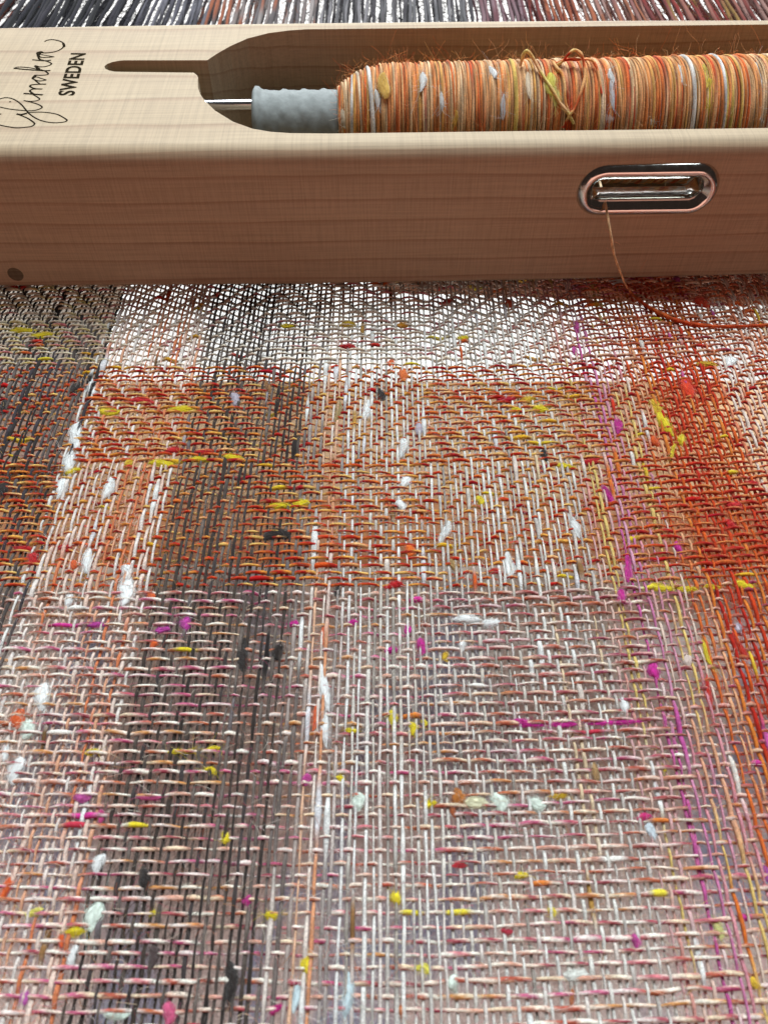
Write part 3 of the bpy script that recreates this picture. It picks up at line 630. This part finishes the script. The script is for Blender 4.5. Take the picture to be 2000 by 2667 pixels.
# lettering burnt into the top face: script word and SWEDEN
def ZP(x, y): return np.array([x / 6.636, 80 + y / 6.636])
STROKES = [
 ([(300,1440),(380,1443),(520,1415),(700,1408),(850,1418),(1000,1448),(1100,1500),(1163,1545),(1120,1577),(950,1592),(780,1570),(640,1520),(520,1440),(440,1350),(380,1280),(300,1215),(200,1170),(100,1158),(0,1182),(-60,1215),(-80,1260),(-50,1298),(0,1318),(150,1350),(300,1370),(500,1385),(620,1375),(700,1350),(735,1325),(700,1290),(620,1258),(540,1235),(420,1208),(520,1222),(620,1215),(680,1195),(690,1175),(650,1145),(580,1105)], 1.0),
 ([(300,1440),(360,1462),(480,1512),(570,1570),(605,1610),(560,1650),(450,1670),(300,1680),(150,1660),(0,1630),(-60,1600),(-90,1540),(-60,1470),(0,1442),(30,1446)], 1.05),
 ([(300,1441),(380,1450),(470,1430)], 1.6),
 ([(420,1085),(580,1097),(750,1110)], 1.5), ([(600,1100),(540,1060),(527,1035),(570,1013),(650,1007),(740,1010)], 1.3),
 ([(640,1008),(560,985),(525,955),(570,935),(700,925),(805,925)], 1.3), ([(700,922),(640,880),(600,845)], 1.0),
 ([(810,852),(700,870),(620,852),(570,825),(590,790),(620,770),(700,772),(800,765),(840,745),(790,700),(720,675)], 1.1), ([(575,825),(640,800),(720,825),(810,852)], 0.9), ([(575,822),(620,772)], 2.0),
 ([(250,650),(400,667),(600,682),(760,692),(880,690)], 1.4), ([(250,650),(320,630),(450,634),(600,655),(720,682)], 1.1),
 ([(700,672),(640,640),(612,610),(640,608),(690,625),(780,622),(860,600),(897,575),(870,550),(800,525),(740,510)], 1.1), ([(612,612),(690,660)], 1.4),
 ([(570,503),(700,515),(800,520),(890,512)], 1.3), ([(760,515),(690,490),(665,440),(650,385)], 1.3),
 ([(945,452),(850,460),(720,460),(672,425),(648,382),(720,362),(755,385)], 1.1), ([(690,405),(800,428),(945,452)], 0.9), ([(660,440),(690,400),(720,366)], 1.8),
 ([(650,375),(800,385),(950,365),(1060,320),(1115,258),(1090,205),(1000,168),(900,155),(820,168),(780,187)], 1.15), ([(1108,285),(1115,255),(1100,220)], 1.7),
 ([(168,1232),(200,1226)], 1.1)]
acc = Acc()
for pts, k in STROKES:
    w = [LT(*ZP(*p)) for p in pts]; sp = spline(np.array(w), max(6, len(w) * 5))
    p3 = np.column_stack([sp, np.full(len(sp), HT + 0.00001)])
    V, F = tube(p3, 0.00015 * k, 6, (0, 0, 1)); V[:, 2] = HT + 0.00001 + (V[:, 2] - HT - 0.00001) * 0.35; acc.add(V, F)
link('script_lettering', acc.mesh('script_lettering', M_INK), sh)
cu = bpy.data.curves.new('maker_lettering', 'FONT'); cu.body = 'SWEDEN'; cu.size = 1.0; cu.offset = 0.026; cu.space_character = 1.06
to = bpy.data.objects.new('cut', cu); COL.objects.link(to); bpy.context.view_layer.update()
tm = bpy.data.meshes.new_from_object(to.evaluated_get(bpy.context.evaluated_depsgraph_get())); bpy.data.objects.remove(to, do_unlink=True)
co = np.array([v.co[:] for v in tm.vertices]); x0, x1 = co[:, 0].min(), co[:, 0].max(); y0, y1 = co[:, 1].min(), co[:, 1].max()
o_, xd, yd = LT(*ZP(1292, 1122)), LT(*ZP(1500, 392)), LT(*ZP(1003, 1118))
for v in tm.vertices:
    a, b_ = (v.co.x - x0) / (x1 - x0), (v.co.y - y0) / (y1 - y0)
    q = o_ + a * (xd - o_) + b_ * (yd - o_); v.co = (q[0], q[1], HT + 0.00004)
tm.materials.clear(); tm.materials.append(M_INK); tm.update(); tm.name = 'maker_lettering'
link('maker_lettering', tm, sh)

# ------------------------------------------------------------------ the bobbin in the shuttle
AXZ = 0.0166
bob = empty('yarn_bobbin', (0, 0, 0), 0, label='grey quill wound full of orange wool lying inside the shuttle', category='bobbin')
bob.location = sh.location; bob.rotation_euler = sh.rotation_euler
q0 = L(PY(663, 290, 0.1475))[0]; q1 = L(PY(880, 290, 0.1475))[0]
print('quill from', q0, 'yarn from', q1)
# quill: dimpled paper tube with a rolled rim
prof = [(q0 + 0.0004, 0.0046), (q0, 0.0054), (q0 - 0.0001, 0.0062), (q0 + 0.0003, 0.0067), (q0 + 0.0009, 0.0066), (q0 + 0.0013, 0.0062), (q0 + 0.0018, 0.0060)]
U = np.linspace(q0 + 0.0022, 0.1, 240); prof += [(u, 0.0060) for u in U]
na = 56; V = []
for (u, r) in prof:
    for k in range(na):
        a = 2 * math.pi * k / na; d = 0.0
        if r == 0.0060 and u > q0 + 0.002:
            t = (u - q0) / 0.0036; s_ = a / (2 * math.pi) * 11
            fx = (t + 0.5 * (int(s_ + 0.5) % 2)) % 1.0 - 0.5; fy = (s_ + 0.5) % 1.0 - 0.5
            d = 0.00030 * math.exp(-((fx / 0.13) ** 2 + (fy / 0.17) ** 2)) - 0.00014 * math.exp(-(((fx + 0.22) / 0.13) ** 2 + (fy / 0.22) ** 2))
        else:
            d = 0.00007 * math.sin(7 * a + u * 900) + 0.00005 * math.sin(13 * a)
        V.append((u, AXV - 0.0002 + (r + d) * math.cos(a), AXZ + (r + d) * math.sin(a)))
F = [(i * na + k, i * na + (k + 1) % na, (i + 1) * na + (k + 1) % na, (i + 1) * na + k) for i in range(len(prof) - 1) for k in range(na)]
link('quill', mesh_np('quill', V, F, None, True, M_QUILL), bob)
# wound yarn: one long helix over a core
def bob_r(u):
    t = np.clip((u - q1) / 0.0105, 0, 1); return 0.0063 + (0.0099 - 0.0063) * (1 - (1 - t) ** 2.2) + 0.0007 * np.clip((u - q1 - 0.01) / 0.075, 0, 1)
YC = [(242, 150, 84), (246, 180, 120), (252, 214, 170), (234, 118, 58), (244, 164, 98), (242, 184, 104), (248, 198, 146), (222, 92, 44), (250, 208, 160), (240, 142, 78), (246, 170, 108), (248, 188, 130)]
acc = Acc()
for layer, (pitch, dr, jit) in enumerate(((0.00050, -0.0002, 0.0), (0.00056, 0.00010, 1.0), (0.0024, 0.00024, 1.6))):
    turns = int((0.112 - q1) / pitch) if layer < 3 else 5; nt_ = 44; n = turns * nt_
    th = np.arange(n) * 2 * math.pi / nt_
    u = q1 + 0.0002 + (th / (2 * math.pi) * pitch if layer < 3 else 0.004 + 0.075 * (0.5 - 0.5 * np.cos(th / th[-1] * math.pi * 3))) + 0.00018 * jit * np.sin(th + snoise(n, nt_ * 2, 1.4)) + snoise(n, nt_ * 1.3, 0.00012 * jit)
    r = bob_r(u) + dr + snoise(n, 30, 0.00007)
    p = np.stack([u, AXV - 0.0002 + r * np.cos(th), AXZ + r * np.sin(th)], 1)
    rad = (0.00028, 0.00024, 0.00020, 0.00017)[layer] * np.clip(1 + snoise(n, 9, 0.2), 0.6, 1.6)
    col = variegate(n, YC, 15)
    slubs(n, 520, [(244, 242, 242), (242, 236, 230), (240, 204, 110), (232, 120, 60), (240, 210, 110), (244, 220, 190)], rad, col, 8, 22, 0.9)
    rad = np.minimum(rad, 0.00042)
    V, F = tube(p, rad, 5, (1, 0, 0))
    tw = (np.arange(n)[:, None] * 0.9 + np.arange(5)[None, :] * 2 * math.pi / 5)
    c = np.repeat(col, 5, axis=0) * (0.82 + 0.32 * np.sin(tw)).reshape(-1, 1)  # twist tones paint the strand highlights into the colour
    acc.add(V, F, c)
link('wound_yarn', acc.mesh('wound_yarn', M_YARN), bob)
# lumps and stray loops on the winding
def on_bob(px, py, dr=0.0):
    d = Vector(ray(px, py)); o = Vector((0, 0, CAM_H))
    dl = Rz @ d; ol = Vector(L(o)); r = 0.0102 + dr
    a = dl.y ** 2 + dl.z ** 2; b_ = 2 * ((ol.y - AXV) * dl.y + (ol.z - AXZ) * dl.z); c_ = (ol.y - AXV) ** 2 + (ol.z - AXZ) ** 2 - r * r
    D = b_ * b_ - 4 * a * c_
    t = (-b_ - math.sqrt(D)) / (2 * a) if D > 0 else -b_ / (2 * a)
    return np.array(ol + dl * t)
def loop(pts, name, rad, cols, fuzz=26):
    p = spline(np.array(pts), len(pts) * 8); n = len(p); acc = Acc()
    rr = rad * np.clip(1 + snoise(n, 6, 0.18), 0.6, 1.6); col = variegate(n, cols, 9)
    V, F = tube(p, rr, 6, (0.13, 0.9, 0.3)); acc.add(V, F, np.repeat(col, 6, axis=0))
    for _ in range(fuzz):
        k = rng.integers(0, n); d = rng.normal(0, 1, 3); t = np.linspace(0, 1, 5)[:, None]
        Lf = rng.uniform(0.0008, 0.0028); q = p[k] + d * Lf * 0.5 * t + rng.normal(0, 1, 3) * Lf * 0.5 * t * t
        V, F = tube(q, 0.000013, 3, (0.3, 0.2, 1)); acc.add(V, F, col[k])
    return acc.mesh(name, M_YARN)
OB = lambda lst, dr=0.0003: [on_bob(1320 + x / 5.53, 100 + y / 5.53, dr) for x, y in lst]
YL, OR_ = [(240, 200, 130), (244, 196, 146), (236, 212, 130)], [(206, 66, 34), (226, 110, 60), (240, 180, 120)]
def lifted(lst, lift):
    out = []
    for (x, y), l in zip(lst, lift):
        q = on_bob(1320 + x / 5.53, 100 + y / 5.53, 0.0003 + l); out.append(q)
    return out
link('loose_loop', loop(lifted([(190, 400), (215, 300), (250, 200), (310, 200), (400, 330), (500, 510), (640, 720), (760, 930), (870, 1070), (960, 1230)], [0, .001, .0022, .0023, .0012, .0004, .0003, .0003, .0003, 0]), 'loose_loop', 0.00030, YL), bob)
link('loose_loop', loop(lifted([(700, 400), (800, 330), (900, 210), (980, 170), (1070, 240), (1110, 400), (1120, 550), (1070, 750), (980, 1000), (880, 1130), (810, 1290)], [0, .001, .0022, .0024, .002, .0009, .0005, .0004, .0003, .0003, 0]), 'loose_loop', 0.00026, OR_ + YL[:1]), bob)
link('loose_loop', loop(lifted([(690, 370), (850, 310), (1000, 305), (1200, 310), (1270, 380), (1320, 530), (1360, 800)], [0, .001, .0012, .0012, .0008, .0004, .0002]), 'loose_loop', 0.00024, OR_), bob)
link('loose_loop', loop(lifted([(660, 340), (720, 430), (790, 510), (830, 680), (840, 900), (900, 1100)], [.0003] * 6), 'loose_loop', 0.00026, [(240, 190, 130), (232, 160, 90)]), bob)
for (px, py, w, h, c) in [(1433, 222, 30, 44, (218, 206, 90)), (1445, 252, 26, 34, (222, 210, 120)), (1590, 200, 14, 34, WHT), (1592, 250, 12, 50, (226, 226, 232)), (1770, 195, 12, 40, WHT), (1845, 245, 30, 50, (206, 180, 50)), (1850, 290, 24, 30, (206, 176, 40)), (1835, 200, 22, 50, (216, 190, 80)), (1970, 195, 20, 50, WHT), (1980, 260, 14, 60, WHT), (1966, 236, 12, 30, (216, 60, 36)), (1897, 205, 12, 18, (214, 60, 40)), (1310, 280, 12, 40, (230, 232, 238)), (1282, 190, 16, 30, WHT), (1100, 215, 16, 40, WHT), (982, 255, 14, 30, WHT), (1000, 225, 30, 50, (222, 180, 90)), (1150, 265, 10, 30, WHT), (1700, 320, 26, 16, (226, 214, 200)), (1585, 310, 20, 18, (220, 190, 180)), (1375, 225, 14, 50, (244, 226, 200)), (895, 305, 14, 30, (236, 220, 196)), (1185, 310, 14, 26, (220, 170, 60))]:
    q = on_bob(px, py, 0.0); mmp = 0.0000725
    if px < 985: q[1:] = np.array([AXV, AXZ]) + (q[1:] - np.array([AXV, AXZ])) * (float(bob_r(q[0])) / 0.0099)
    an = math.atan2(q[2] - AXZ, q[1] - AXV)
    o = link('wool_slub', slub_mesh(w * mmp, h * mmp * 1.15, c), bob)
    q[1:] = np.array([AXV, AXZ]) + (q[1:] - np.array([AXV, AXZ])) * 1.02
    o.location = q; o.rotation_euler = (an - math.pi / 2, 0, rng.normal(0, 0.1)); o.scale = (1, 1, 0.8)
# fuzz standing off the winding
acc = Acc()
for _ in range(2600):
    u = rng.uniform(q1, 0.085); a = rng.uniform(-0.2, 1.25 * math.pi); r = float(bob_r(np.array(u)))
    q = np.array([u, AXV + r * math.cos(a), AXZ + r * math.sin(a)]); nrm = np.array([0, math.cos(a), math.sin(a)])
    Lf = rng.uniform(0.0005, 0.0021); t = np.linspace(0, 1, 7)[:, None]
    p = q + (nrm * rng.uniform(0.1, 0.6) + rng.normal(0, 0.6, 3)) * Lf * t + rng.normal(0, 0.9, 3) * Lf * t * t + rng.normal(0, 0.3, 3) * Lf * np.sin(t * 5)
    V, F = tube(p, 0.000014, 3, (0.3, 0.2, 1)); acc.add(V, F, lin(np.array(YC[rng.integers(0, len(YC))])))
link('fuzz', acc.mesh('fuzz', M_FUZZ), bob, kind='stuff')

# ------------------------------------------------------------------ the yarn tail through the eyelet
zc_ = 0.00075
tp = [PY(1560, 470, 0.136), PY(1568, 500, 0.130), PY(1574, 520, 0.1258), PY(1577, 538, 0.1228), PY(1588, 600, 0.1186), PY(1598, 660, 0.1172), PY(1617, 715, 0.1178), P(1638, 757, 0.0010),
      P(1668, 785, zc_), P(1700, 806, zc_), P(1760, 834, zc_), P(1830, 848, zc_), P(1920, 850, zc_), P(2010, 845, zc_), P(2100, 835, zc_), P(2200, 830, zc_)]
TC = [(252, 222, 184), (250, 206, 156), (246, 190, 136)]  # pale hanging stretch: caught skylight painted into the yarn colour
acc = Acc(); p = spline(np.array(tp), 220); n = len(p)
k = np.arange(n) / n; rad = np.where(k < 0.47, 0.00022, 0.00027) * np.clip(1 + snoise(n, 7, 0.12), 0.7, 1.4)
rad *= 1 + 0.45 * np.exp(-((k - 0.66) / 0.08) ** 2)
ca = variegate(n, TC, 14); cb = variegate(n, [(224, 96, 46), (232, 116, 58), (216, 84, 42)], 14); f = np.clip((k - 0.42) / 0.08, 0, 1)[:, None]
V, F = tube(p, rad, 6, (0.2, 0.9, 0.35)); acc.add(V, F, np.repeat(ca * (1 - f) + cb * f, 6, axis=0) * (0.85 + 0.25 * np.sin(np.arange(n)[:, None] * 1.0 + np.arange(6)[None, :] * math.pi / 3)).reshape(-1, 1))
for _ in range(70):
    q = p[int(rng.integers(40, n - 1))]; t = np.linspace(0, 1, 5)[:, None]; Lf = rng.uniform(0.0008, 0.003)
    d = rng.normal(0, 1, 3); d[2] = abs(d[2]); V, F = tube(q + d * Lf * 0.45 * t + rng.normal(0, 0.5, 3) * Lf * t * t * 0.6, 0.000014, 3, (0.3, 0.2, 1)); acc.add(V, F, lin(np.array((226, 130, 80))))
link('yarn_tail', acc.mesh('yarn_tail', M_YARN), None, label='orange wool strand hanging from the metal eyelet and curving across the cloth', category='yarn')

import sys
tris = sum(len(o.data.polygons) * 2 for o in S.objects if o.type == 'MESH')
print('approx tris', tris); open('/tmp/tris.txt', 'w').write(str(tris)) if False else None
